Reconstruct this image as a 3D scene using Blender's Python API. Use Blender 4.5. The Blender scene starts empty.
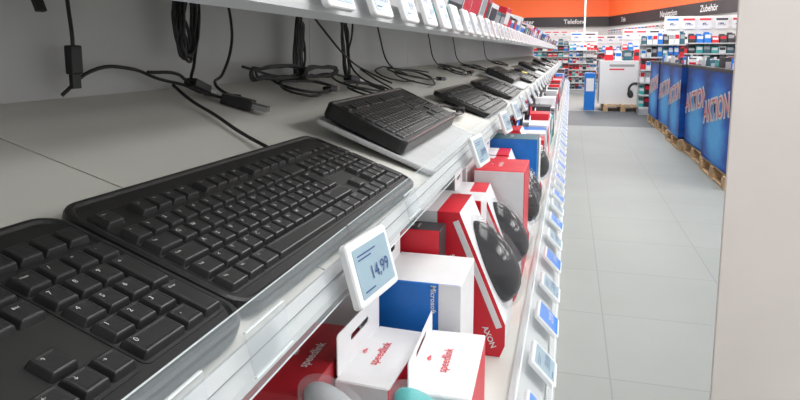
import bpy, bmesh, math, random
from mathutils import Matrix, Vector
random.seed(7)
S=bpy.context.scene
COL=S.collection
T=Matrix.Translation
def RX(a): return Matrix.Rotation(math.radians(a),4,'X')
def RY(a): return Matrix.Rotation(math.radians(a),4,'Y')
def RZ(a): return Matrix.Rotation(math.radians(a),4,'Z')
FZ=-1.25
# ---------------- materials
MATS={}
def mat(name,col,rough=.5,metal=0,noise=0.0,nscale=40,bump=0,alpha=1,emit=0,coat=0,bscale=400,spec=.5):
    if name in MATS: return MATS[name]
    m=bpy.data.materials.new(name); m.use_nodes=True
    nt=m.node_tree; b=nt.nodes['Principled BSDF']
    c=(*col,1)
    b.inputs['Base Color'].default_value=c
    b.inputs['Roughness'].default_value=rough
    b.inputs['Metallic'].default_value=metal
    b.inputs['Coat Weight'].default_value=coat
    b.inputs['Specular IOR Level'].default_value=spec
    if alpha<1: b.inputs['Alpha'].default_value=alpha
    if emit:
        b.inputs['Emission Color'].default_value=c; b.inputs['Emission Strength'].default_value=emit
    if noise or bump:
        tc=nt.nodes.new('ShaderNodeTexCoord')
    if noise:
        n=nt.nodes.new('ShaderNodeTexNoise'); n.inputs['Scale'].default_value=nscale; n.inputs['Detail'].default_value=4
        r=nt.nodes.new('ShaderNodeValToRGB')
        r.color_ramp.elements[0].position=.35; r.color_ramp.elements[1].position=.65
        r.color_ramp.elements[0].color=(*[max(0,x*(1-noise)) for x in col],1)
        r.color_ramp.elements[1].color=(*[min(1,x*(1+noise)) for x in col],1)
        nt.links.new(tc.outputs['Object'],n.inputs['Vector'])
        nt.links.new(n.outputs['Fac'],r.inputs['Fac']); nt.links.new(r.outputs['Color'],b.inputs['Base Color'])
    if bump:
        n2=nt.nodes.new('ShaderNodeTexNoise'); n2.inputs['Scale'].default_value=bscale
        bp=nt.nodes.new('ShaderNodeBump'); bp.inputs['Strength'].default_value=bump; bp.inputs['Distance'].default_value=.001
        nt.links.new(tc.outputs['Object'],n2.inputs['Vector'])
        nt.links.new(n2.outputs['Fac'],bp.inputs['Height']); nt.links.new(bp.outputs['Normal'],b.inputs['Normal'])
    MATS[name]=m; return m
KB=mat('black_plastic',(.011,.011,.012),.36,noise=.1,bump=.2,bscale=900)
KBW=mat('key_well',(.006,.006,.006),.5,noise=.1)
KEY=mat('key_plastic',(.016,.016,.017),.34,noise=.08,bump=.12,bscale=1200)
LEG=mat('key_legend',(.50,.50,.50),.5)
SILV=mat('silver_plastic',(.46,.47,.48),.4,noise=.04)
SHELF=mat('shelf_paint',(.66,.65,.61),.5,noise=.02,nscale=6)
BACK=mat('panel_paint',(.56,.56,.555),.5,noise=.03,nscale=5)
RAIL=mat('rail_plastic',(.56,.57,.58),.85,spec=.2)
GROOVE=mat('rail_groove',(.22,.23,.24),.8,spec=.1)
CLEAR=mat('clear_plastic',(.60,.68,.72),.6,alpha=.11,spec=.1)
CLEARE=mat('clear_edge_highlight',(.80,.86,.88),.3,alpha=.8)  # edge highlight of the clear plastic, painted as a whiter, denser colour
CLEARB=mat('clear_blister',(.3,.3,.32),.03,alpha=.13,coat=0)
WHITE=mat('white_card',(.78,.78,.80),.45,noise=.02)
WHITEP=mat('white_plastic',(.78,.79,.80),.35,noise=.02)
SCREEN=mat('eink_screen',(.30,.42,.50),.3,noise=.03)
INK=mat('ink_dark',(.03,.07,.24),.4)
RED=mat('red_card',(.68,.012,.03),.38,noise=.05)
DRED=mat('dark_red_card',(.38,.01,.02),.4,noise=.05)
REDT=mat('red_print',(.75,.03,.05),.4)
BLUE=mat('blue_card',(.01,.18,.64),.38,noise=.05)
BLUEL=mat('blue_label',(.015,.20,.72),.35,noise=.05)
TEAL=mat('teal_card',(.05,.42,.42),.4,noise=.05)
DTEAL=mat('dark_teal_card',(.03,.12,.16),.4,noise=.05)
GREY=mat('grey_card',(.35,.36,.38),.45,noise=.04)
DARK=mat('dark_card',(.03,.03,.035),.4,noise=.05)
GLOSS=mat('glossy_black',(.010,.010,.012),.12,noise=.1)
GUN=mat('gun_metal',(.07,.07,.08),.25,metal=.6,noise=.05)
YEL=mat('yellow_card',(.75,.62,.05),.45,noise=.05)
ORA=mat('orange_paint_glow',(.90,.15,.04),.6,noise=.03,emit=.25)  # faint glow added to the orange; the fascia itself is no lamp
BAND=mat('band_dark',(.035,.03,.035),.5,noise=.05)
CABLE=mat('cable_rubber',(.010,.010,.011),.4,noise=.1)
STEEL=mat('plug_steel',(.35,.35,.36),.3,metal=1,noise=.03)
WOOD=mat('pallet_wood',(.55,.37,.21),.7,noise=.25,nscale=12)
WALLW=mat('wall_paint',(.78,.78,.77),.7,noise=.02,nscale=3)
PIL=mat('column_paint',(.80,.74,.70),.75,noise=.03,nscale=2.5)
LAMP=mat('lamp_white',(1,1,1),.5,emit=4)
def bin_material():
    m=bpy.data.materials.new('bin_print'); m.use_nodes=True; nt=m.node_tree; b=nt.nodes['Principled BSDF']
    tc=nt.nodes.new('ShaderNodeTexCoord'); mp=nt.nodes.new('ShaderNodeMapping'); mp.inputs['Location'].default_value=(.3,0,-.50); mp.inputs['Scale'].default_value=(.8,1.5,1.5)
    g=nt.nodes.new('ShaderNodeTexGradient'); g.gradient_type='SPHERICAL'
    mp2=nt.nodes.new('ShaderNodeMapping'); mp2.inputs['Scale'].default_value=(1,1.2,4); mp2.inputs['Rotation'].default_value=(.5,0,0)
    n=nt.nodes.new('ShaderNodeTexNoise'); n.inputs['Scale'].default_value=1.6; n.inputs['Detail'].default_value=3
    mx=nt.nodes.new('ShaderNodeMath'); mx.operation='MULTIPLY_ADD'; mx.inputs[1].default_value=.6
    r=nt.nodes.new('ShaderNodeValToRGB'); e=r.color_ramp.elements
    e[0].position=.25; e[0].color=(.003,.025,.17,1); e[1].position=1.0; e[1].color=(.10,.50,1,1)
    k=e.new(.60); k.color=(.005,.14,.64,1)
    L=nt.links.new
    L(tc.outputs['Object'],mp.inputs['Vector']); L(mp.outputs['Vector'],g.inputs['Vector']); L(tc.outputs['Object'],mp2.inputs['Vector']); L(mp2.outputs['Vector'],n.inputs['Vector'])
    L(n.outputs['Fac'],mx.inputs[0]); L(g.outputs['Fac'],mx.inputs[2]); L(mx.outputs[0],r.inputs['Fac']); L(r.outputs['Color'],b.inputs['Base Color'])
    b.inputs['Roughness'].default_value=.5; b.inputs['Specular IOR Level'].default_value=.3
    return m
BINM=bin_material()
def floor_material():
    m=bpy.data.materials.new('floor_tiles'); m.use_nodes=True; nt=m.node_tree; b=nt.nodes['Principled BSDF']
    g=nt.nodes.new('ShaderNodeNewGeometry'); mp=nt.nodes.new('ShaderNodeMapping'); mp.inputs['Location'].default_value=(-.19,.1,0)
    br=nt.nodes.new('ShaderNodeTexBrick'); br.inputs['Scale'].default_value=1; br.offset=0
    br.inputs['Brick Width'].default_value=.62; br.inputs['Row Height'].default_value=.62; br.inputs['Mortar Size'].default_value=.003
    br.inputs['Color1'].default_value=(.265,.280,.272,1); br.inputs['Color2'].default_value=(.275,.290,.282,1); br.inputs['Mortar'].default_value=(.21,.222,.217,1)
    nt.links.new(g.outputs['Position'],mp.inputs['Vector']); nt.links.new(mp.outputs['Vector'],br.inputs['Vector'])
    n=nt.nodes.new('ShaderNodeTexNoise'); n.inputs['Scale'].default_value=1.3; n.inputs['Detail'].default_value=5
    nt.links.new(g.outputs['Position'],n.inputs['Vector'])
    mx=nt.nodes.new('ShaderNodeMixRGB'); mx.blend_type='OVERLAY'; mx.inputs['Fac'].default_value=.12
    nt.links.new(br.outputs['Color'],mx.inputs['Color1']); nt.links.new(n.outputs['Fac'],mx.inputs['Color2'])
    sp=nt.nodes.new('ShaderNodeSeparateXYZ'); nt.links.new(g.outputs['Position'],sp.inputs[0])
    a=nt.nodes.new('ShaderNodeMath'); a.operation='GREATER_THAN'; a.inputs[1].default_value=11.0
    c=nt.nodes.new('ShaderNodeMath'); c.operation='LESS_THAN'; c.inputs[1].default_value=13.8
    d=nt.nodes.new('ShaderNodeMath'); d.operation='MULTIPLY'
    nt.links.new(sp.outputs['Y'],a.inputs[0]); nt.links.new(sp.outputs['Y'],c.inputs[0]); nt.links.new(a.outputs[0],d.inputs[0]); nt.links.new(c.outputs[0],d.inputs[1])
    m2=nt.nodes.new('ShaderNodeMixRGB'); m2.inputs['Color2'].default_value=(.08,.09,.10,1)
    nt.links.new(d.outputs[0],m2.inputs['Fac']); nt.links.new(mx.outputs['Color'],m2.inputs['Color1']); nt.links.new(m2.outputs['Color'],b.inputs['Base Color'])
    b.inputs['Roughness'].default_value=.5; b.inputs['Specular IOR Level'].default_value=.25
    return m
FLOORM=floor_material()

# ---------------- object helpers
def obj(name,me,parent=None,M=None,label=None,cat=None,group=None,kind=None):
    o=bpy.data.objects.new(name,me); COL.objects.link(o)
    if parent: o.parent=parent
    if M is not None: o.matrix_basis=M
    if label: o['label']=label
    if cat: o['category']=cat
    if group: o['group']=group
    if kind: o['kind']=kind
    return o
def root(name,M,label,cat,group=None):
    o=obj(name,None,None,M,label,cat,group); o.empty_display_size=.02; return o
def mesh(verts,faces,mats,mi=None,smooth=False):
    me=bpy.data.meshes.new('m'); me.from_pydata([tuple(v) for v in verts],[],faces)
    for m in (mats if isinstance(mats,(list,tuple)) else [mats]): me.materials.append(m)
    if mi:
        for p,i in zip(me.polygons,mi): p.material_index=i
    if smooth:
        for p in me.polygons: p.use_smooth=True
    me.update(); return me
def bm_mesh(bm,mats,smooth=False):
    me=bpy.data.meshes.new('m'); bm.to_mesh(me); bm.free()
    for m in (mats if isinstance(mats,(list,tuple)) else [mats]): me.materials.append(m)
    if smooth:
        for p in me.polygons: p.use_smooth=True
    return me
def box_into(bm,sx,sy,sz,M,bev=0,seg=2,mi=0):
    b2=bmesh.new(); bmesh.ops.create_cube(b2,size=1,matrix=Matrix.Diagonal((sx,sy,sz,1)))
    if bev: bmesh.ops.bevel(b2,geom=b2.edges[:],offset=bev,segments=seg,affect='EDGES',profile=.6)
    b2.verts.index_update()
    nv=[bm.verts.new(M@v.co) for v in b2.verts]
    for f in b2.faces:
        nf=bm.faces.new([nv[v.index] for v in f.verts]); nf.material_index=mi
    b2.free()
def boxm(sx,sy,sz,m,bev=.0008,at=(0,0,0)):
    bm=bmesh.new(); box_into(bm,sx,sy,sz,T(at),bev); return bm_mesh(bm,m)
def extr(profile,y0,y1,mats,mi_side=0,mi_rim=None):
    n=len(profile); v=[(x,y0,z) for x,z in profile]+[(x,y1,z) for x,z in profile]
    f=[list(range(n)),list(range(2*n-1,n-1,-1))]+[[i,i+n,(i+1)%n+n,(i+1)%n] for i in range(n)]
    mi=[mi_side,mi_side]+([mi_side]*n if mi_rim is None else mi_rim)
    me=mesh(v,f,mats,mi)
    bm=bmesh.new(); bm.from_mesh(me); bmesh.ops.recalc_face_normals(bm,faces=bm.faces[:]); bm.to_mesh(me); bm.free(); return me
def rrect(w,h,r,n=5,cx=0,cy=0):
    pts=[]
    for (sx,sy,a0) in ((1,1,0),(-1,1,90),(-1,-1,180),(1,-1,270)):
        for i in range(n+1):
            a=math.radians(a0+90*i/n); pts.append((cx+sx*(w/2-r)+r*math.cos(a),cy+sy*(h/2-r)+r*math.sin(a)))
    return pts
def ringed(w,h,r,prof,m,n=6,cx=0,cy=0,smooth=False):
    v=[];f=[]
    for ins,z in prof:
        for p in rrect(w-2*ins,h-2*ins,max(r-ins,.0004),n,cx,cy): v.append((p[0],p[1],z))
    k=4*(n+1)
    for j in range(len(prof)-1):
        for i in range(k):
            f.append([j*k+i,j*k+(i+1)%k,(j+1)*k+(i+1)%k,(j+1)*k+i])
    f.append(list(range(k-1,-1,-1))); f.append([(len(prof)-1)*k+i for i in range(k)])
    return mesh(v,f,m,smooth=smooth)
def curve_to_mesh(cu,m):
    ob=bpy.data.objects.new('tmp',cu); COL.objects.link(ob); dg=bpy.context.evaluated_depsgraph_get(); dg.update()
    me=bpy.data.meshes.new_from_object(ob.evaluated_get(dg)); COL.objects.unlink(ob); bpy.data.objects.remove(ob); bpy.data.curves.remove(cu)
    me.materials.clear(); me.materials.append(m); return me
TC={}
def textm(s,size,m,align='CENTER',bold=0):
    k=(s,size,m.name,align,bold)
    if k in TC: return TC[k]
    cu=bpy.data.curves.new('t','FONT'); cu.body=s; cu.size=size; cu.align_x=align; cu.align_y='CENTER'; cu.resolution_u=3; cu.offset=bold
    me=curve_to_mesh(cu,m); TC[k]=me; return me
def tube(pts,r,m,res=6):
    cu=bpy.data.curves.new('c','CURVE'); cu.dimensions='3D'; cu.bevel_depth=r; cu.bevel_resolution=2; cu.resolution_u=res; cu.use_fill_caps=True
    sp=cu.splines.new('BEZIER'); sp.bezier_points.add(len(pts)-1)
    for p,q in zip(sp.bezier_points,pts): p.co=q; p.handle_left_type='AUTO'; p.handle_right_type='AUTO'
    me=curve_to_mesh(cu,m)
    for p in me.polygons: p.use_smooth=True
    return me
def plate_hole(outer,inner,th,m):
    cu=bpy.data.curves.new('c','CURVE'); cu.dimensions='2D'; cu.fill_mode='BOTH'; cu.extrude=th/2
    for L in [outer]+inner:
        sp=cu.splines.new('POLY'); sp.points.add(len(L)-1); sp.use_cyclic_u=True
        for p,q in zip(sp.points,L): p.co=(q[0],q[1],0,1)
    return curve_to_mesh(cu,m)

# ---------------- setting
def slab(name,x0,x1,y0,y1,z0,z1,m,bev=0):
    o=obj(name,boxm(x1-x0,y1-y0,z1-z0,m,bev),None,T(((x0+x1)/2,(y0+y1)/2,(z0+z1)/2))); o['kind']='structure'; return o
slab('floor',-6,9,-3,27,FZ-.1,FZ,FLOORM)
slab('ceiling',-6,9,-3,27,2.65,2.75,WALLW)
slab('wall_back',-6,1.5,26.2,26.4,FZ,2.65,WALLW)
o=obj('wall_far',boxm(19,.2,3.9,WALLW,0),None,T((1.44,26.2,.70))@RZ(-72.8)@T((9.5,.1,0))); o['kind']='structure'
slab('pillar_right',.433,1.1,1.885,1.9,FZ,2.65,PIL,.002)  # near pillar beside the aisle, built as a thin panel

MW=T((1.44,26.2,0))@RZ(-72.8)@RX(90)
def fascia(M,length,x0,words):
    r=root('fascia_panel',M,'orange wall fascia above the shop shelving','wall panel')
    obj('orange_panel',boxm(length,1.12,.04,ORA,0),r,T((x0+length/2,1.95,.03)))
    r2=root('department_sign',M,'dark sign strip with white department names','sign')
    obj('sign_strip',boxm(length,.36,.08,BAND,0),r2,T((x0+length/2,1.19,.05)))
    for s,x,sz in words: obj('lettering',textm(s,sz,WHITEP,bold=.004),r2,T((x,1.19,.095)))
fascia(MW,15,.05,[('Tele',1.6,.24),('Navigation',5.2,.27),('Zubehör',7.6,.26),('Foto',10.5,.24)])
MB=T((1.40,26.15,0))@RX(90)
fascia(MB,7,-7,[('Telefone',-1.3,.24),('Computer',-3.4,.24)])

# ---------------- shelving bays
YB=[-.5+i for i in range(12)]
SL=.3; ANG=math.degrees(math.atan(SL))
def zs(x): return -.195+SL*(abs(x)-.205)
UP=.014
def bay_meshes():
    L0,L1=.0012,.9988
    b={}
    b['back_panel']=(extr([(-.68,0),(-.652,0),(-.652,1.50),(-.68,1.50)],L0,L1,BACK))
    b['slope']=extr([(-.65,zs(.65)+1.25),(-.192,zs(.192)+1.25),(-.192,zs(.192)+1.236),(-.65,zs(.65)+1.236)],L0,L1,SHELF)
    b['slope_rail']=extr([(-.191,1.25-.180),(-.188,1.25-.179),(-.183,1.25-.186),(-.185,1.25-.189),(-.1805,1.25-.197),(-.180,1.25-.203),(-.191,1.25-.211)],0,1,[RAIL,GROOVE],0,[0,0,1,0,0,0,0])
    b['slope_lip']=extr([(-.1860,1.25-.152),(-.1845,1.25-.152),(-.1715,1.25-.200),(-.173,1.25-.200)],0.002,.998,[CLEAR,CLEARE],0,[1,0,1,0])
    b['up']=extr([(-.65,.155+1.25+UP),(-.258,.037+1.25+UP),(-.258,.030+1.25+UP),(-.65,.148+1.25+UP)],L0,L1,SHELF)
    b['up_rail']=extr([(-.257,.050+1.25+UP),(-.25,.052+1.25+UP),(-.244,.032+1.25+UP),(-.244,.026+1.25+UP),(-.257,.020+1.25+UP)],0,1,RAIL)
    b['low']=extr([(-.65,.75),(-.07,.75),(-.07,.725),(-.65,.725)],L0,L1,SHELF)
    b['low_rail']=extr([(-.069,.765),(-.062,.767),(-.022,.728),(-.022,.715),(-.069,.715)],0,1,RAIL)
    b['low_lip']=extr([(-.052,.825),(-.050,.825),(-.008,.745),(-.010,.745)],0.002,.998,[CLEAR,CLEARE],0,[1,0,1,0])
    b['base']=extr([(-.65,0),(-.03,0),(-.03,.12),(-.65,.12)],L0,L1,SHELF)
    b['mid']=extr([(-.65,.42),(-.03,.42),(-.03,.40),(-.65,.40)],L0,L1,SHELF)
    b['mid_rail']=extr([(-.029,.44),(-.022,.44),(-.01,.39),(-.029,.39)],0,1,RAIL)
    return b
bm_=bay_meshes()
for y in YB:
    r=root('shelving_unit',T((0,y,FZ)),'grey metal shop shelving bay with sloped display shelf and price rails','shelving','shelving bays in a row')
    obj('back_panel',bm_['back_panel'],r)
    for bn,rn,ln in (('slope','slope_rail','slope_lip'),('up','up_rail',None),('low','low_rail','low_lip'),('mid','mid_rail',None)):
        s=obj('shelf_board',bm_[bn],r)
        obj('price_rail',bm_[rn],s)
        if ln: obj('clear_lip',bm_[ln],s)
    obj('base_plinth',bm_['base'],r)

# ---------------- keyboards
U=.0198; V=.0210
def legends():
    R=[]
    def add(lab,x,y,w=1,h=1,name='key'): R.append((lab,x,y,w,h,name))
    yf=5.3
    add('Esc',0,yf)
    for i in range(4): add('F%d'%(i+1),2+i,yf)
    for i in range(4): add('F%d'%(i+5),6.5+i,yf)
    for i in range(4): add('F%d'%(i+9),11+i,yf)
    for i,s in enumerate(('Druck','Rollen','Pause')): add(s,15.25+i,yf)
    for i,s in enumerate('^1234567890ß´'): add(s,i,4)
    add('←',13,4,2,1,'backspace_key')
    for i,s in enumerate(('Einfg','Pos1','Bild')): add(s,15.25+i,4)
    for i,s in enumerate(('Num','/','*','-')): add(s,18.5+i,4)
    add('Tab',0,3,1.5)
    for i,s in enumerate('QWERTZUIOPÜ+'): add(s,1.5+i,3)
    add('Enter',13.75,2,1.25,2,'enter_key')
    for i,s in enumerate(('Entf','Ende','Bild')): add(s,15.25+i,3)
    for i,s in enumerate('789'): add(s,18.5+i,3)
    add('+',21.5,2,1,2)
    add('Caps',0,2,1.75)
    for i,s in enumerate('ASDFGHJKLÖÄ'): add(s,1.75+i,2)
    add('#',12.75,2)
    for i,s in enumerate('456'): add(s,18.5+i,2)
    add('Shift',0,1,1.25,1,'shift_key')
    for i,s in enumerate('<YXCVBNM,.-'): add(s,1.25+i,1)
    add('Shift',12.25,1,2.75,1,'shift_key')
    add('↑',16.25,1)
    for i,s in enumerate('123'): add(s,18.5+i,1)
    add('Enter',21.5,0,1,2,'enter_key')
    x=0
    for s,w in (('Strg',1.25),('Win',1.25),('Alt',1.25),('',6.25),('AltGr',1.25),('Win',1.25),('Menu',1.25),('Strg',1.25)):
        add(s,x,0,w,1,'space_bar' if w>6 else 'key'); x+=w
    for i,s in enumerate('←↓→'): add(s,15.25+i,0)
    add('0',18.5,0,2); add(',',20.5,0)
    return R
LAY=legends()
KC={}
def keymesh(lab,w,h):
    k=(lab,w,h)
    if k in KC: return KC[k]
    W=w*U-.0012; H=h*V-.0014
    prof=[(0,0),(0,.001),(.0015,.0048),(.0020,.0056),(.003,.0059),(.0045,.0057)]
    me=ringed(W,H,.0022,prof,[KEY,LEG],3)
    if lab:
        if lab in '←↓→↑': sz=.0036; px,py=-W/2+.0058,H/2-.0066
        elif len(lab)==1: sz=.0052; px,py=-W/2+.0058,H/2-.0068
        else: sz=.0029; px,py=-W/2+.0074,H/2-.0066
        tm=textm(lab,sz,LEG)
        v=[vv.co.copy() for vv in me.vertices]; f=[list(p.vertices) for p in me.polygons]; mi=[0]*len(f); n=len(v)
        for vv in tm.vertices: v.append((vv.co.x+px,vv.co.y+py,.0061))
        for p in tm.polygons: f.append([i+n for i in p.vertices]); mi.append(1)
        me=mesh(v,f,[KEY,LEG],mi)
    KC[k]=me; return me
WK,DK=.466,.178
def body_mesh(W,D,m,r=.016,h=.015):
    return ringed(W,D,r,[(.003,0),(0,.003),(0,h-.004),(.0008,h-.0015),(.003,h),(.006,h),(.0085,h-.0018)],m,8,W/2,D/2)
BODY=body_mesh(WK,DK,KB,.024)
BODY2=body_mesh(.45,.220,SILV,.014,.009)
DECK2=body_mesh(.442,.148,KB,.012,.026)
def well(w,d,cx,cy): return ringed(w,d,.005,[(0,0),(0,.0006),(.0012,.0006)],KBW,4,cx,cy)
KX=(WK-22.5*U)/2; KY=.019
WELLS=[well(15*U+.003,6.3*V+.004,KX+7.5*U,KY+3.15*V),well(3*U+.003,6.3*V+.004,KX+16.75*U,KY+3.15*V),well(4*U+.003,5*V+.004,KX+20.5*U,KY+2.5*V)]
def allkeys():
    v=[];f=[]
    for lab,x,y,w,h,n in LAY:
        me=keymesh('',w,h); off=Vector((KX+(x+w/2)*U,KY+(y+h/2)*V,.0128)); n0=len(v)
        v+=[vv.co+off for vv in me.vertices]; f+=[[i+n0 for i in p.vertices] for p in me.polygons]
    return mesh(v,f,KEY)
AK=allkeys()
MEDIA=ringed(.014,.006,.0028,[(0,0),(0,.0012),(.0008,.0016)],KEY,4)
def keyboard(y,x=-.2,extra=5,detail=True,style=0,label='black full-size computer keyboard on sloped shelf',yaw=0,fullmedia=False):
    M=T((x,y,zs(x)+.002))@RY(ANG)@RZ(-yaw)@RY(extra)@RZ(90)
    r=root('keyboard',M,label,'keyboard','keyboards on the display shelf')
    off=T((0,0,0))
    if style==1:
        obj('base_plate',BODY2,r,None,'light silver base with palm rest')
        off=T((0,.062,.008))@RX(3)
        obj('body',DECK2,r,off@T((.004,0,0)))
        off=off@T((.004,-.008,.0115))@Matrix.Diagonal((.945,.90,.85,1))
    else: obj('body',BODY,r)
    if style!=1:
        for w in WELLS: obj('key_well',w,r,T((0,0,.0131)))
        for i in range(4):
            if fullmedia: obj('media_button',keymesh('',1,1),r,T((KX+(19+i)*U,KY+5.8*V,.0128)))
            else: obj('media_button',MEDIA,r,T((KX+(18.95+i)*U,KY+5.7*V,.0132)))
    if detail:
        for lab,kx,ky,w,h,n in LAY:
            obj(n,keymesh(lab,w,h),r,off@T((KX+(kx+w/2)*U,KY+(ky+h/2)*V,.0128)))
    else:
        k=obj('key_block',AK,r,off); k['kind']='stuff'
    fy=.140
    hgt=math.tan(math.radians(extra))*fy
    if extra>1:
        for fx in (.05,WK-.05):
            obj('foot',boxm(.022,.006,hgt+.002,KB,.0008,(0,0,-hgt/2)),r,T((fx,fy,.002))@RX(-extra))
    return r
keyboard(-.099,-.213,3,label='black keyboard with number pad beside a second black keyboard',yaw=.5,fullmedia=True)
keyboard(.368,-.214,3,label='black full-size keyboard with white legends and cable',yaw=1)
keyboard(.930,-.199,5,style=1,label='raised black keyboard on a light silver base on sloped shelf',yaw=0)
keyboard(1.75,-.22,5,label='slim black keyboard on sloped shelf',yaw=1)
yy=2.45; i=0
while yy<10.8:
    keyboard(yy,-.22,4,False,1 if i%3==1 else 0,label='black keyboard displayed on the sloped shelf'); yy+=.66; i+=1

# ---------------- cables
def cable(pts,plug=None,r=.0027,label='black keyboard cable lying on the grey shelf',ps=1.25,tip=STEEL):
    ro=root('usb_cable',T(pts[0]),label,'cable','loose keyboard cables')
    p0=Vector(pts[0])
    obj('cord',tube([Vector(p)-p0 for p in pts],r,CABLE),ro)
    if plug:
        a=Vector(pts[-2])-p0; b=Vector(pts[-1])-p0; d=(b-a).normalized()
        q=d.to_track_quat('X','Z').to_matrix().to_4x4()@Matrix.Scale(ps,4)
        obj('plug_grip',boxm(.034,.017,.011,CABLE,.002),ro,T(b+d*.014)@q)
        obj('plug_tip',boxm(.018,.013,.0055,tip,.0004,(.023,0,0)),ro,T(b+d*.016)@q)
    return ro
def coil(c,a,b,n,ax1,ax2,jit=.006,seg=8,var=.12):
    pts=[];c=Vector(c);ax1=Vector(ax1);ax2=Vector(ax2)
    for i in range(n*seg):
        t=2*math.pi*i/seg
        s=1+random.uniform(-var,var)
        pts.append(c+ax1*a*s*math.cos(t)+ax2*b*s*math.sin(t)+Vector((random.uniform(0,jit),random.uniform(-jit,jit),random.uniform(0,jit))))
    return pts
cable([(-.63,.672,.12),(-.625,.67,.06),(-.62,.668,.02),(-.62,.668,.004)],True,label='black cable hanging with its plug down the back panel',ps=1.1,tip=CABLE)
cable([(-.63,.60,.14),(-.62,.60,.105),(-.615,.60,.092)],True,label='plug of a short cable hanging above the shelf',ps=1.0,tip=CABLE)
cable([(-.63,.655,-.055),(-.62,.695,-.026),(-.62,.774,-.024),(-.62,.84,-.042),(-.605,.895,-.056),(-.58,.93,-.073),(-.553,.935,-.080)],True,label='black cable arching along the back panel to its plug',ps=1.6)
cable([(-.61,.86,-.052),(-.575,.85,-.073),(-.515,.825,-.094),(-.455,.79,-.113),(-.38,.75,-.132)],None,label='black cable leading down to the keyboard')
sl=(-.958,0,.287)
cable(coil((-.60,.89,.045),.018,.06,6,(0,1,0),(-.1,.25,1)),None,label='bundled black cable hanging from the shelf above')
cable(coil((-.605,.875,.035),.012,.05,4,(0,1,0),(-.1,.1,1)),None,label='bundled black cable hanging from the shelf above')
cable([(-.61,.80,-.03),(-.60,.86,-.035),(-.60,.88,-.045),(-.60,.90,-.052)],True,label='short black adaptor cable against the panel',ps=1.4)
cable([(-.63,.97,.13),(-.62,.955,.05),(-.61,.92,-.02),(-.60,.90,-.055),(-.585,.915,-.07)],None,label='thin black cable hanging from the shelf above')
cable([(-.63,1.05,.13),(-.62,1.06,.06),(-.60,1.02,0),(-.60,.99,-.04),(-.59,.95,-.055),(-.57,.95,-.07),(-.56,.98,-.077)],None,label='black cable curling against the back panel')
cable(coil((-.605,1.32,.01),.012,.075,6,(0,1,0),(0,.15,1)),None,label='bundled black cable hanging against the panel')
cable(coil((-.605,1.33,.0),.016,.06,4,(0,1,0),(0,.1,1)),None,label='bundled black cable hanging against the panel')
cable(coil((-.600,1.22,-.045),.12,.012,5,(0,1,0),(0,-.1,1),.005),None,label='coiled black cable resting at the back of the shelf')
cable(coil((-.590,1.42,-.050),.10,.012,4,(0,1,0),(0,-.1,1),.006),None,label='coiled black cable resting at the back of the shelf')
cable([(-.61,1.08,-.028),(-.6,1.2,-.05),(-.6,1.35,-.06),(-.6,1.5,-.055),(-.58,1.6,-.07)],True,label='black cable along the back of the shelf',ps=1.5)
cable(coil((-.60,1.62,.0),.022,.085,6,(0,1,0),(0,-.2,1)),None,label='bundled black cable hanging above the shelf')
cable([(-.62,1.35,.14),(-.60,1.48,.05),(-.58,1.6,-.02),(-.56,1.72,-.06),(-.5,1.74,-.09)],None,label='black cable crossing from the shelf above')
cable([(-.62,1.75,.14),(-.60,1.68,.05),(-.58,1.6,-.02),(-.55,1.58,-.06),(-.48,1.6,-.10)],None,label='black cable crossing from the shelf above')
cable([(-.60,1.5,-.055),(-.56,1.47,-.075),(-.5,1.52,-.095),(-.45,1.58,-.11),(-.38,1.54,-.133),(-.33,1.53,-.146)],None)
cable([(-.60,1.75,-.05),(-.54,1.72,-.08),(-.47,1.66,-.105),(-.44,1.58,-.115)],None)
cable(coil((-.30,1.57,-.150),.06,.03,5,(0,1,0),sl,.005),True,.0027,label='coiled black cable lying on the sloped shelf')
cable(coil((-.50,1.53,-.100),.09,.05,3,(0,1,0),sl,.010,6,.35),True,label='tangled black cable lying on the sloped shelf')
cable(coil((-.565,1.28,-.080),.12,.045,3,(0,1,0),sl,.010,5,.4),True,label='tangled black cable lying on the sloped shelf')
cable([(-.5,2.0,-.095),(-.52,1.9,-.09),(-.57,1.85,-.07),(-.6,1.95,-.05),(-.6,2.1,-.055)],None)
for yk in (2.15,2.9,3.5,4.7):
    cable(coil((-.53,yk,-.088),random.uniform(.12,.2),random.uniform(.04,.07),3,(0,1,0),sl,.012,5,.4),True,label='tangled black cable at the back of the sloped shelf')
    cable([(-.62,yk-.2,.15),(-.61,yk-.17,.05),(-.60,yk-.1,-.04),(-.56,yk,-.08)],None,label='black cable dropping from the shelf above')

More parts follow.
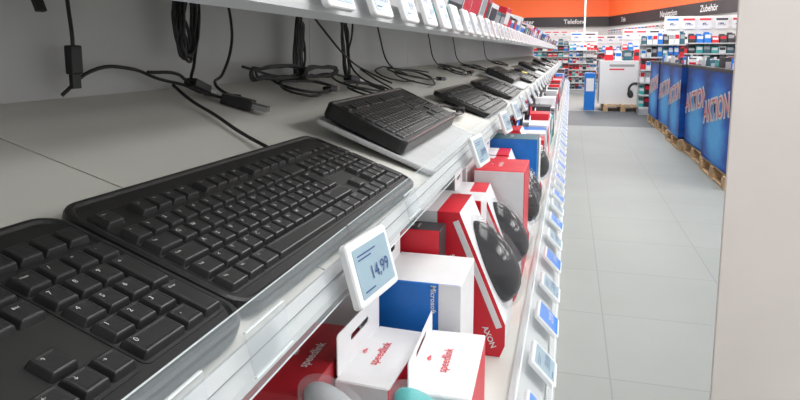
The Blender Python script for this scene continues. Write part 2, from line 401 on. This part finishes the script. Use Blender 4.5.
# ---------------- shelf labels
def label_meshes(w,h):
    fr=ringed(w,h,.005,[(.001,0),(0,.001),(0,.006),(.001,.0075),(.0035,.008)],WHITEP,4)
    sc=ringed(w*.82,h*.76,.0015,[(0,0),(0,.0006)],SCREEN,2)
    return fr,sc
FR,SC=label_meshes(.078,.056)
SCB=ringed(.068,.046,.0015,[(0,0),(0,.0006)],BLUEL,2)
def joined(parts,mats):
    v=[];f=[];mi=[]
    for me,M,k in parts:
        n=len(v); v+=[M@q.co for q in me.vertices]; f+=[[i+n for i in p.vertices] for p in me.polygons]; mi+=[k]*len(me.polygons)
    return mesh(v,f,mats,mi)
FARL=joined([(FR,Matrix(),0),(SC,T((0,0,.008)),1)],[WHITEP,SCREEN])
FARB=joined([(FR,Matrix(),0),(SCB,T((0,0,.008)),1)],[WHITEP,BLUEL])
LT=RZ(90)@RX(90)
def shelf_label(x,y,z,tilt,price,near,blue=False,yaw=0,group='price labels on the shelf rails',s=1):
    M=T((x,y,z))@RZ(yaw)@RY(-tilt)@LT@Matrix.Scale(s,4)
    lab='blue promotional price label clipped on the rail' if blue else 'white electronic price label with grey screen on the rail'
    if not near:
        obj('shelf_label',FARB if blue else FARL,None,M,lab,'price label',group); return
    r=root('shelf_label',M,lab,'price label',group)
    obj('frame',FR,r); obj('screen',SCB if blue else SC,r,T((0,0,.0078)))
    ink=WHITEP if blue else INK
    obj('lettering',textm(price,.0165,ink,bold=0),r,T((.007,-.005,.0092)))
    if not blue: 
        for q,(tw,ty) in enumerate(((.034,.0145),(.024,.0110),(.018,-.0165))): obj('text_line',boxm(tw,.0010,.0004,ink,0),r,T((-.026+tw/2,ty,.0088)))
pr=['14,99','24,99','39,99','19,99','29,99','49,99','9,99','59,99']
shelf_label(-.163,.487,-.182,16,'14,99',True,yaw=-8,s=.97)
for yk in (.24,.335,.70):
    r=root('label_holder',T((-.1765,yk,-.178))@RY(-14),'small clear plastic label sleeve on the shelf lip','label holder')
    obj('sleeve',boxm(.0015,.05,.028,CLEAR,.0005),r); obj('sleeve_edge',boxm(.0022,.05,.0012,CLEARE,.0003,(0,0,.014)),r); obj('sleeve_edge',boxm(.0022,.05,.0012,CLEARE,.0003,(0,0,-.014)),r)
for k,yk in enumerate([1.11,1.58,1.9]): shelf_label(-.158,yk,-.178,20,pr[(k+1)%8],True,yaw=-6)
yk=2.2;k=0
while yk<11.2: shelf_label(-.158,yk,-.178,25,pr[k%8],yk<2.6); yk+=.3;k+=1
yk=.60;k=0
while yk<11.3:
    shelf_label(-.238,yk,.054+UP,18,pr[(k*3)%8],yk<2.6); yk+=.128+random.uniform(-.005,.02);k+=1
yk=.80;k=0
while yk<11.3:
    shelf_label(-.028,yk,-.495,44,pr[(k*5+2)%8],yk<2.6,blue=(k%2==0)); yk+=.15+random.uniform(0,.03);k+=1

# ---------------- product packaging
def carton_mesh(sx,sy,sz,mats,face_mats,bev=.0015):
    bm=bmesh.new(); box_into(bm,sx,sy,sz,T((0,0,sz/2)),bev,1)
    bm.normal_update()
    for f in bm.faces:
        n=f.normal; a=max(range(3),key=lambda i:abs(n[i])); key=('-','+')[n[a]>0]+'xyz'[a]
        f.material_index=face_mats.get(key,0)
    return bm_mesh(bm,mats)
def swirl():
    v=[];f=[]
    def arc(cx,cy,r0,r1,a0,a1,n=8):
        b=len(v)
        for i in range(n+1):
            a=math.radians(a0+(a1-a0)*i/n); v.append((cx+r0*math.cos(a),cy+r0*math.sin(a),0)); v.append((cx+r1*math.cos(a),cy+r1*math.sin(a),0))
        for i in range(n): f.append([b+2*i,b+2*i+1,b+2*i+3,b+2*i+2])
    arc(0,0,.006,.0075,20,160); arc(.0,.002,.003,.0042,0,200); arc(.005,-.003,.007,.008,60,150)
    return v,f
SWV,SWF=swirl()
SWR=mesh(SWV,SWF,REDT); SWW=mesh(SWV,SWF,WHITEP)
def logo(r,M,m,size=.014):
    obj('lettering',textm('speedlink',size,m,bold=.0001),r,M)
    obj('logo_mark',SWR if m is REDT else SWW,r,M@T((0,size*1.05,0))@Matrix.Scale(.85,4))
def tabm(w,h,m):
    hole=rrect(w*.42,.008,.0038,3,0,h*.6)
    return plate_hole(rrect(w,h,.004,3,0,h/2),[hole],.0012,m)
ZL=-.4995
def logo_box(x0,x1,y0,y1,h,label,m=WHITE,lm=REDT,tab=True,side=None,rot=0,z=ZL,th=.04,lx=-.004,front=None):
    sx,sy=x1-x0,y1-y0
    r=root('product_box',T(((x0+x1)/2,(y0+y1)/2,z))@RZ(rot),label,'product box')
    obj('carton',carton_mesh(sx,sy,h,[m,side or m,front or m],{'-y':1,'+x':2}),r)
    logo(r,T((lx,0,h+.0006))@RZ(90),lm,min(.0155,sy*.12,sx*.26))
    if tab: obj('hang_tab',tabm(sy*.92,th,m),r,T((-sx/2+.001,0,h-.001))@LT)
    return r
logo_box(-.236,-.172,.60,.745,.140,'white mouse box with red logo and hang tab',th=.05,rot=-3,front=RED)
logo_box(-.160,-.090,.60,.755,.140,'white mouse box with red logo beside another white box',th=.030,rot=2,front=RED)
logo_box(-.325,-.243,.535,.70,.157,'dark red mouse box with pale logo',DRED,WHITEP,False,lx=.012)
logo_box(-.46,-.345,.5,.66,.15,'dark red box behind the red mouse box',RED,WHITEP,True)
r=root('product_box',T((-.187,.840,ZL)),'blue and white mouse box with brand lettering on its side','product box')
hb=.192
obj('carton',carton_mesh(.115,.12,hb,[WHITE,BLUE],{'-y':1,'-x':1}),r)
obj('white_band',boxm(.030,.001,hb,WHITE,0),r,T((.0425,-.0606,hb/2)))
obj('lettering',textm('Microsoft',.0102,WHITEP,'LEFT',bold=.0002),r,T((.020,-.0612,hb-.002))@RX(90)@RZ(-90))
obj('hang_tab',tabm(.10,.035,WHITE),r,T((-.0565,0,hb-.001))@LT)
for (x0,x1,y0,y1,h,m,lm,lab) in ((-.36,-.27,.78,.9,.215,WHITE,REDT,'white box standing under the sloped shelf'),(-.34,-.26,.93,1.05,.22,GREY,WHITEP,'grey box standing behind the mouse boxes'),
    (-.48,-.38,.7,.85,.18,DARK,WHITEP,'dark box at the back of the lower shelf'),(-.48,-.37,.9,1.1,.2,RED,WHITEP,'red box at the back of the lower shelf'),(-.36,-.27,1.1,1.25,.22,WHITE,REDT,'white box behind the display packs')):
    logo_box(x0,x1,y0,y1,h,lab,m,lm,False)
def ellip(rx,ry,rz,m,cut=-.2):
    bm=bmesh.new(); bmesh.ops.create_uvsphere(bm,u_segments=28,v_segments=16,radius=1)
    for v in bm.verts:
        if v.co.z<cut: v.co.z=cut
        tx=1-.10*v.co.y
        hz=1-.22*v.co.y
        v.co=Vector((v.co.x*rx*tx,v.co.y*ry,v.co.z*rz*hz))
    return bm_mesh(bm,m,True)
MOUSE=ellip(.047,.076,.047,GLOSS)
MSTR=ellip(.0135,.0766,.0478,GUN)
BLIS=ellip(.056,.087,.056,CLEARB)
WHEEL=ringed(.006,.018,.0028,[(0,0),(0,.003),(.001,.0045)],GREY,4)
PK_H=.24; PW=.135
def pack_profile():
    back=-.148
    red=[(-.115,0),(-.008,0),(0,.02),(0,.056),(-.078,PK_H),(-.115,PK_H)]
    wh=[(back,0),(-.115,0),(-.115,PK_H),(back,PK_H)]
    return extr(red,0,PW,[RED,WHITE],0,[0,1,1,1,0,0]),extr(wh,0,PW,[WHITE])
PA,PB=pack_profile()
TABP=tabm(.125,.045,WHITE)
def mouse_pack(x,y,yaw=0,label='red and white display box with glossy black mouse under clear dome',s=1):
    r=root('mouse_pack',T((x,y,ZL))@RZ(yaw)@Matrix.Scale(s,4),label,'mouse packaging','red and white mouse display packs')
    obj('front_card',PA,r); obj('white_back',PB,r)
    sl_a=math.degrees(math.atan2(.078,PK_H-.056))
    MD=T((-.038,PW/2,.138))@RY(-sl_a)@LT
    obj('mouse',MOUSE,r,MD); obj('mouse_strip',MSTR,r,MD); obj('scroll_wheel',WHEEL,r,MD@T((0,.040,.029)))
    obj('blister_dome',BLIS,r,MD)
    obj('hang_tab',TABP,r,T((-.146,PW/2,PK_H-.002))@LT)
    obj('white_edge',boxm(.010,.0014,.19,WHITE,.0002),r,T((-.047,-.0004,.138))@RY(-sl_a))
    obj('lettering',textm('speedlink',.017,WHITEP,bold=.0003),r,T((-.076,-.0008,.14))@RX(90)@RZ(-66))
    obj('lettering',textm('AXON',.013,WHITEP,bold=.0003),r,T((-.026,-.0008,.033))@RX(90)@RZ(-66))
mouse_pack(-.088,.975,s=1.0)
mouse_pack(-.086,1.215,2,s=.90)
mouse_pack(-.085,1.535,-3,s=.92)
mouse_pack(-.082,1.69,2,s=.92)
mouse_pack(-.078,2.09,0)
logo_box(-.245,-.150,1.125,1.20,.225,'white and red box between display packs',WHITE,REDT,False,RED)
logo_box(-.200,-.088,1.355,1.515,.240,'wide red box with white logo on its lid',RED,WHITEP,False,WHITE)
logo_box(-.31,-.215,1.35,1.52,.245,'white box with red logo behind the red box',WHITE,REDT,True)
logo_box(-.235,-.085,1.835,1.955,.246,'dark teal box on the lower shelf',DTEAL,WHITEP,False,BLUE)
logo_box(-.200,-.085,1.965,2.075,.220,'white box with red side between display packs',WHITE,REDT,False,RED)
logo_box(-.255,-.185,.912,.962,.225,'slim black box between the mouse packages',DARK,WHITEP,False,RED)
logo_box(-.36,-.26,1.54,1.67,.25,'blue box behind the mouse display packs',BLUE,WHITEP,False,WHITE)
logo_box(-.36,-.26,1.69,1.81,.25,'red box behind the mouse display packs',RED,WHITEP,False,WHITE)
def blister_pack(x,y,z,m,label,yaw=0):
    r=root('blister_pack',T((x,y,ZL))@RZ(yaw),label,'mouse packaging')
    h=z-ZL
    obj('card',boxm(.006,.07,h-.03,WHITE,.001,(-.03,0,(h-.03)/2)),r)
    MD=T((-.012,0,h-.045))@RY(-35)@LT
    obj('mouse',ellip(.026,.042,.028,m),r,MD); obj('blister_dome',ellip(.034,.050,.036,CLEARE if m is GREY and False else CLEAR),r,MD)
blister_pack(-.118,.555,-.322,TEAL,'clear blister pack with teal mouse')
blister_pack(-.205,.535,-.318,GREY,'clear blister pack with grey mouse')
pal=[(RED,WHITE),(WHITE,RED),(DARK,RED),(WHITE,BLUE),(BLUE,WHITE),(DTEAL,GREY),(WHITE,GREY),(DARK,GREY),(RED,DARK),(TEAL,WHITE),(WHITE,DARK)]
names={RED:'red',WHITE:'white',DARK:'black',BLUE:'blue',DTEAL:'dark teal',GREY:'grey',TEAL:'teal',YEL:'yellow'}
def cc(sx,sy,sz,a,b):
    bm=bmesh.new(); box_into(bm,sx,sy,sz,T((0,0,sz/2)),.0015,1)
    box_into(bm,.002,sy*.82,sz*.38,T((sx/2,0,sz*.68)),0,1,1)
    box_into(bm,sx*.7,.002,sz*.3,T((0,-sy/2,sz*.65)),0,1,1)
    box_into(bm,.001,sy*.8,.03,T((-sx/2+.002,0,sz+.015)),0,1,0)
    return bm_mesh(bm,[a,b])
CCC=[]
for a,b in pal:
    for _ in range(2):
        sx,sy,sz=random.uniform(.08,.12),random.uniform(.10,.15),random.uniform(.15,.22)
        CCC.append((cc(sx,sy,sz,a,b),a,b,sx,sy,sz))
def run(y0,y1,xf,zf,M=None,gap=.02,label='on the lower shelf',group='product boxes on the lower shelf'):
    y=y0
    while y<y1:
        me,a,b,sx,sy,sz=random.choice(CCC)
        Mx=T((xf-sx/2+random.uniform(-.01,0),y+sy/2,zf)) if M is None else M@T((-sx/2,y+sy/2,0))@Matrix.Diagonal((1,1,.58,1))
        obj('product_box',me,None,Mx@RZ(random.uniform(-3,3)),f'{names[a]} box with {names[b]} panel {label}','product box',group)
        y+=sy+random.uniform(.004,gap)
run(2.25,11.2,-.085,ZL,gap=.010)
run(2.25,4.5,-.245,ZL,gap=.012,label='behind the front row')
run(1.30,2.6,-.40,ZL,label='behind the front row')
MU=T((-.272,0,.0365+UP))@RY(ANG)
run(1.05,11.2,0,0,MU,.03,'on the upper shelf','product boxes on the upper shelf')
obj('price_card',boxm(.03,.09,.002,YEL,0),None,T((-.25,3.6,-.115))@RY(ANG),'yellow promotional card on a keyboard','price card')

# ---------------- promotion bins on pallets
def pallet_mesh(L,W):
    bm=bmesh.new(); n=7
    for i in range(n): box_into(bm,W/n*.72,L,.022,T((-W/2+W/n*(i+.5),0,.133)),.002,1)
    for yy in (-L/2+.05,0,L/2-.05): box_into(bm,W,.1,.022,T((0,yy,.111)),.002,1)
    b1=bm_mesh(bm,WOOD)
    bm=bmesh.new()
    for yy in (-L/2+.07,0,L/2-.07):
        for xx in (-W/2+.05,0,W/2-.05): box_into(bm,.1,.14,.078,T((xx,yy,.061)),.002,1)
    for xx in (-W/2+.05,0,W/2-.05): box_into(bm,.1,L,.022,T((xx,0,.011)),.002,1)
    return b1,bm_mesh(bm,WOOD)
PD,PF=pallet_mesh(1.17,.8)
def pallet(x,y):
    r=root('pallet',T((x,y,FZ)),'wooden pallet standing on the tiled floor','pallet','wooden pallets')
    obj('deck',PD,r); obj('blocks',PF,r)
BW,BL,BH=.78,1.12,.93
def bin_mesh():
    bm=bmesh.new(); t=.02
    box_into(bm,BW,BL,t,T((0,0,t/2)),0)
    for s in (-1,1):
        box_into(bm,t,BL,BH,T((s*(BW/2-t/2),0,BH/2)),.002,1)
        box_into(bm,BW-2*t,t,BH,T((0,s*(BL/2-t/2),BH/2)),.002,1)
    return bm_mesh(bm,BINM)
BINB=bin_mesh()
def rim_mesh():
    bm=bmesh.new()
    for s in (-1,1):
        box_into(bm,.03,BL+.01,.04,T((s*(BW/2-.01),0,BH)),.003,1); box_into(bm,BW-.05,.03,.04,T((0,s*(BL/2-.01),BH)),.003,1)
    return bm_mesh(bm,BAND)
RIM=rim_mesh()
FACEL=RZ(-90)@RX(90)
JX=[0,.03,-.02,.02,0]; JR=[0,1.2,-1.5,1,0]
for i in range(5):
    y=6.68+1.2*i; x=1.385+.4+JX[i]
    pallet(x,y)
    BM=T((x,y,FZ+.146))@RZ(JR[i])
    r=root('promotion_bin',BM,'blue cardboard promotion bin with red and white slogan on pallet','display bin','blue promotion bins on pallets')
    obj('bin_body',BINB,r); obj('rim',RIM,r)
    LM=T((-BW/2-.003,0,.54))@FACEL@RZ(9)
    obj('lettering_outline',textm('AKTION',.29,WHITEP,bold=.022),r,LM)
    obj('lettering',textm('AKTION',.29,REDT,bold=-.004),r,LM@T((0,0,.006)))
    obj('lettering',textm('AKTION',.18,WHITEP,bold=.006),r,T((0,-BL/2-.003,.52))@RX(90)@RZ(12))
    for k in range(5):
        me,a,b,sx,sy,sz=random.choice(CCC)
        obj('product_box',me,None,BM@T((-.25+random.uniform(-.0,.04)+.1*(k%2),-.40+.19*k,BH-.1))@RZ(random.uniform(-15,15)),f'{names[a]} boxed product piled in a promotion bin','product box','products in the bins')
    obj('product_tray',boxm(BW-.06,BL-.06,.02,GREY,0),None,BM@T((0,0,BH-.112)),'grey tray inside a promotion bin','tray')
pallet(1.10,14.4)
r=root('headphone_carton',T((1.10,14.35,FZ+.146)),'large white carton printed with a black headphone picture','display box')
obj('carton',carton_mesh(.98,.8,.92,[WHITE],{}),r)
tor=[(.13*math.cos(math.radians(a)),.15*math.sin(math.radians(a)),0) for a in range(-10,191,20)]
HP=T((.24,-.402,.30))@RX(90)@RZ(14)
obj('headphone_band',tube(tor,.024,DARK),r,HP)
for s in (-1,1): obj('headphone_cup',ellip(.062,.085,.02,DARK),r,HP@T((s*.115,-.05,0)))
obj('print_line',boxm(.5,.002,.05,GREY,0),r,T((-.05,-.401,.82))); obj('print_line',boxm(.3,.002,.03,REDT,0),r,T((-.15,-.401,.74)))
r=root('display_box',T((.42,14.2,FZ)),'blue cardboard display box on the floor','display box')
obj('carton',carton_mesh(.22,.4,.80,[BLUE,BLUEL],{'+z':1}),r); obj('panel',boxm(.16,.004,.28,WHITE,0),r,T((0,-.202,.55)))
for k in range(4):
    me,a,b,sx,sy,sz=CCC[(k*5+1)%len(CCC)]
    obj('product_box',me,None,T((.80+.19*k,14.3,FZ+.146+.921))@RZ(-90)@Matrix.Scale(1.2,4),f'{names[a]} package standing on the headphone carton','product box','products on the headphone carton')
# ---------------- far displays
FG=[]
def far_gondola(M,w,h,nx,nz,label,merge=True,cards=True):
    r=root('display_rack',M,label,'display rack')
    obj('back_board',boxm(w,.05,h,WALLW,.003,(0,.25,h/2)),r)
    obj('base',boxm(w,.5,.12,GREY,.003,(0,0,.06)),r)
    top=.5 if cards else .1
    for k in range(nz):
        z=.14+(h-top)*k/nz
        obj('shelf_board',boxm(w,.45,.025,RAIL,.002,(0,0,z)),r)
        for j in range(nx):
            me,a,b,sx,sy,sz=random.choice(CCC)
            q=(w/nx)/sy*.9; hh=((h-top)/nz*random.uniform(.55,.9))/sz
            Mx=M@T((-w/2+w/nx*(j+.5),0,z+.014))@RZ(-90)@Matrix.Diagonal((1.6,q,hh,1))
            if merge: FG.append((me,Mx,a,b))
            else: obj('product_box',me,None,Mx,f'{names[a]} packaged product on a display rack','product box','products on distant racks')
    n=max(2,int(w/.28)) if cards else 0
    for j in range(n):
        c=root('price_sign',M@T((-w/2+w/n*(j+.5),.2,h-.15)),'white price card above a display rack','sign','white price cards above racks')
        obj('card',boxm(w/n*.8,.01,.24,WHITE,.002),c)
        obj('card_stripe',boxm(w/n*.7,.004,.04,random.choice([REDT,REDT,DARK,BLUEL]),0),c,T((0,-.008,.08)))
        obj('lettering',textm(random.choice(['99,-','49,-','199,-']),.075,INK,bold=.002),c,T((0,-.008,-.02))@RX(90))
far_gondola(T((2.85,14.2,FZ)),1.9,2.0,13,7,'white rack with packaged accessories and price cards',False)
far_gondola(T((1.75,13.4,FZ)),.8,1.6,8,6,'low rack crowded with small packages',False,False)
far_gondola(T((2.1,17.5,FZ)),1.6,1.85,12,7,'white rack with mixed packages')
far_gondola(T((.35,19.5,FZ)),.8,1.85,8,7,'narrow rack with packages in the cross aisle')
far_gondola(T((1.25,21.5,FZ)),1.0,1.8,9,6,'rack of phones and accessories')
far_gondola(MW@RX(-90)@T((2.5,-.35,FZ)),4.5,2.15,24,8,'long wall rack with packaged goods')
far_gondola(MW@RX(-90)@T((7.2,-.35,FZ)),4.5,2.15,24,8,'long wall rack with packaged goods')
far_gondola(T((-.6,25.6,FZ)),2.2,2.1,11,7,'rack by the back wall')
mats=[];v=[];f_=[];mi=[]
for me,Mx,a,b in FG:
    for m in (a,b):
        if m not in mats: mats.append(m)
    n=len(v); v+=[Mx@q.co for q in me.vertices]; f_+=[[i+n for i in p.vertices] for p in me.polygons]; mi+=[mats.index((a,b)[p.material_index]) for p in me.polygons]
g=obj('packaged_goods',mesh(v,f_,mats,mi),None,None,'many small packaged goods filling the distant racks','packaged goods'); g['kind']='stuff'
o=obj('support_post',boxm(.06,.06,3.9,WHITEP,.003),None,T((.45,24,.70)),'slim white post from floor to ceiling','post')

# ---------------- lights
def lamp(x,y,e,sx=1.4,sy=3,panel=True):
    L=bpy.data.lights.new('unseen_ceiling_light','AREA'); L.shape='RECTANGLE'; L.size=sx; L.size_y=sy; L.energy=e; L.color=(1,.985,.955)
    obj('unseen_ceiling_light',L,None,T((x,y,2.52)),'unseen rectangular ceiling light, side rows added to light the shelf','lamp')
    if panel: obj('unseen_lamp_panel',boxm(sx,sy,.04,LAMP,0),None,T((x,y,2.60)),'unseen luminous ceiling panel, side rows added with their lights','lamp')
for x,y,e in [(.9,1.2,22),(.9,5,22),(.9,9,24),(1.2,13.0,75),(1.2,18,110),(-.3,22.5,110),(3.8,16,85),(4.6,1,88),(4.6,5,88),(4.6,9,74),(7.4,1,72),(7.4,5,72)]:  # all out of view; side-aisle rows added to brighten the sloped shelf
    lamp(x,y,e)
w=bpy.data.worlds.new('World'); S.world=w; w.use_nodes=True
w.node_tree.nodes['Background'].inputs[0].default_value=(.99,.99,1,1); w.node_tree.nodes['Background'].inputs[1].default_value=.90
try: S.view_settings.view_transform='Standard'
except Exception: pass

# ---------------- camera
f=620.; u0=171/f; p=math.atan(84/f); yaw=math.atan(u0*math.cos(p))
F=Vector((-math.sin(yaw)*math.cos(p),math.cos(yaw)*math.cos(p),-math.sin(p))); R=Vector((math.cos(yaw),math.sin(yaw),0)); Uv=R.cross(F)
cam=bpy.data.cameras.new('camera'); cam.sensor_width=36; cam.lens=f/800*36; cam.shift_y=-64/800; cam.clip_start=.01
co=bpy.data.objects.new('camera',cam); COL.objects.link(co)
co.matrix_world=Matrix(((R.x,Uv.x,-F.x,0),(R.y,Uv.y,-F.y,0),(R.z,Uv.z,-F.z,0),(0,0,0,1)))
S.camera=co
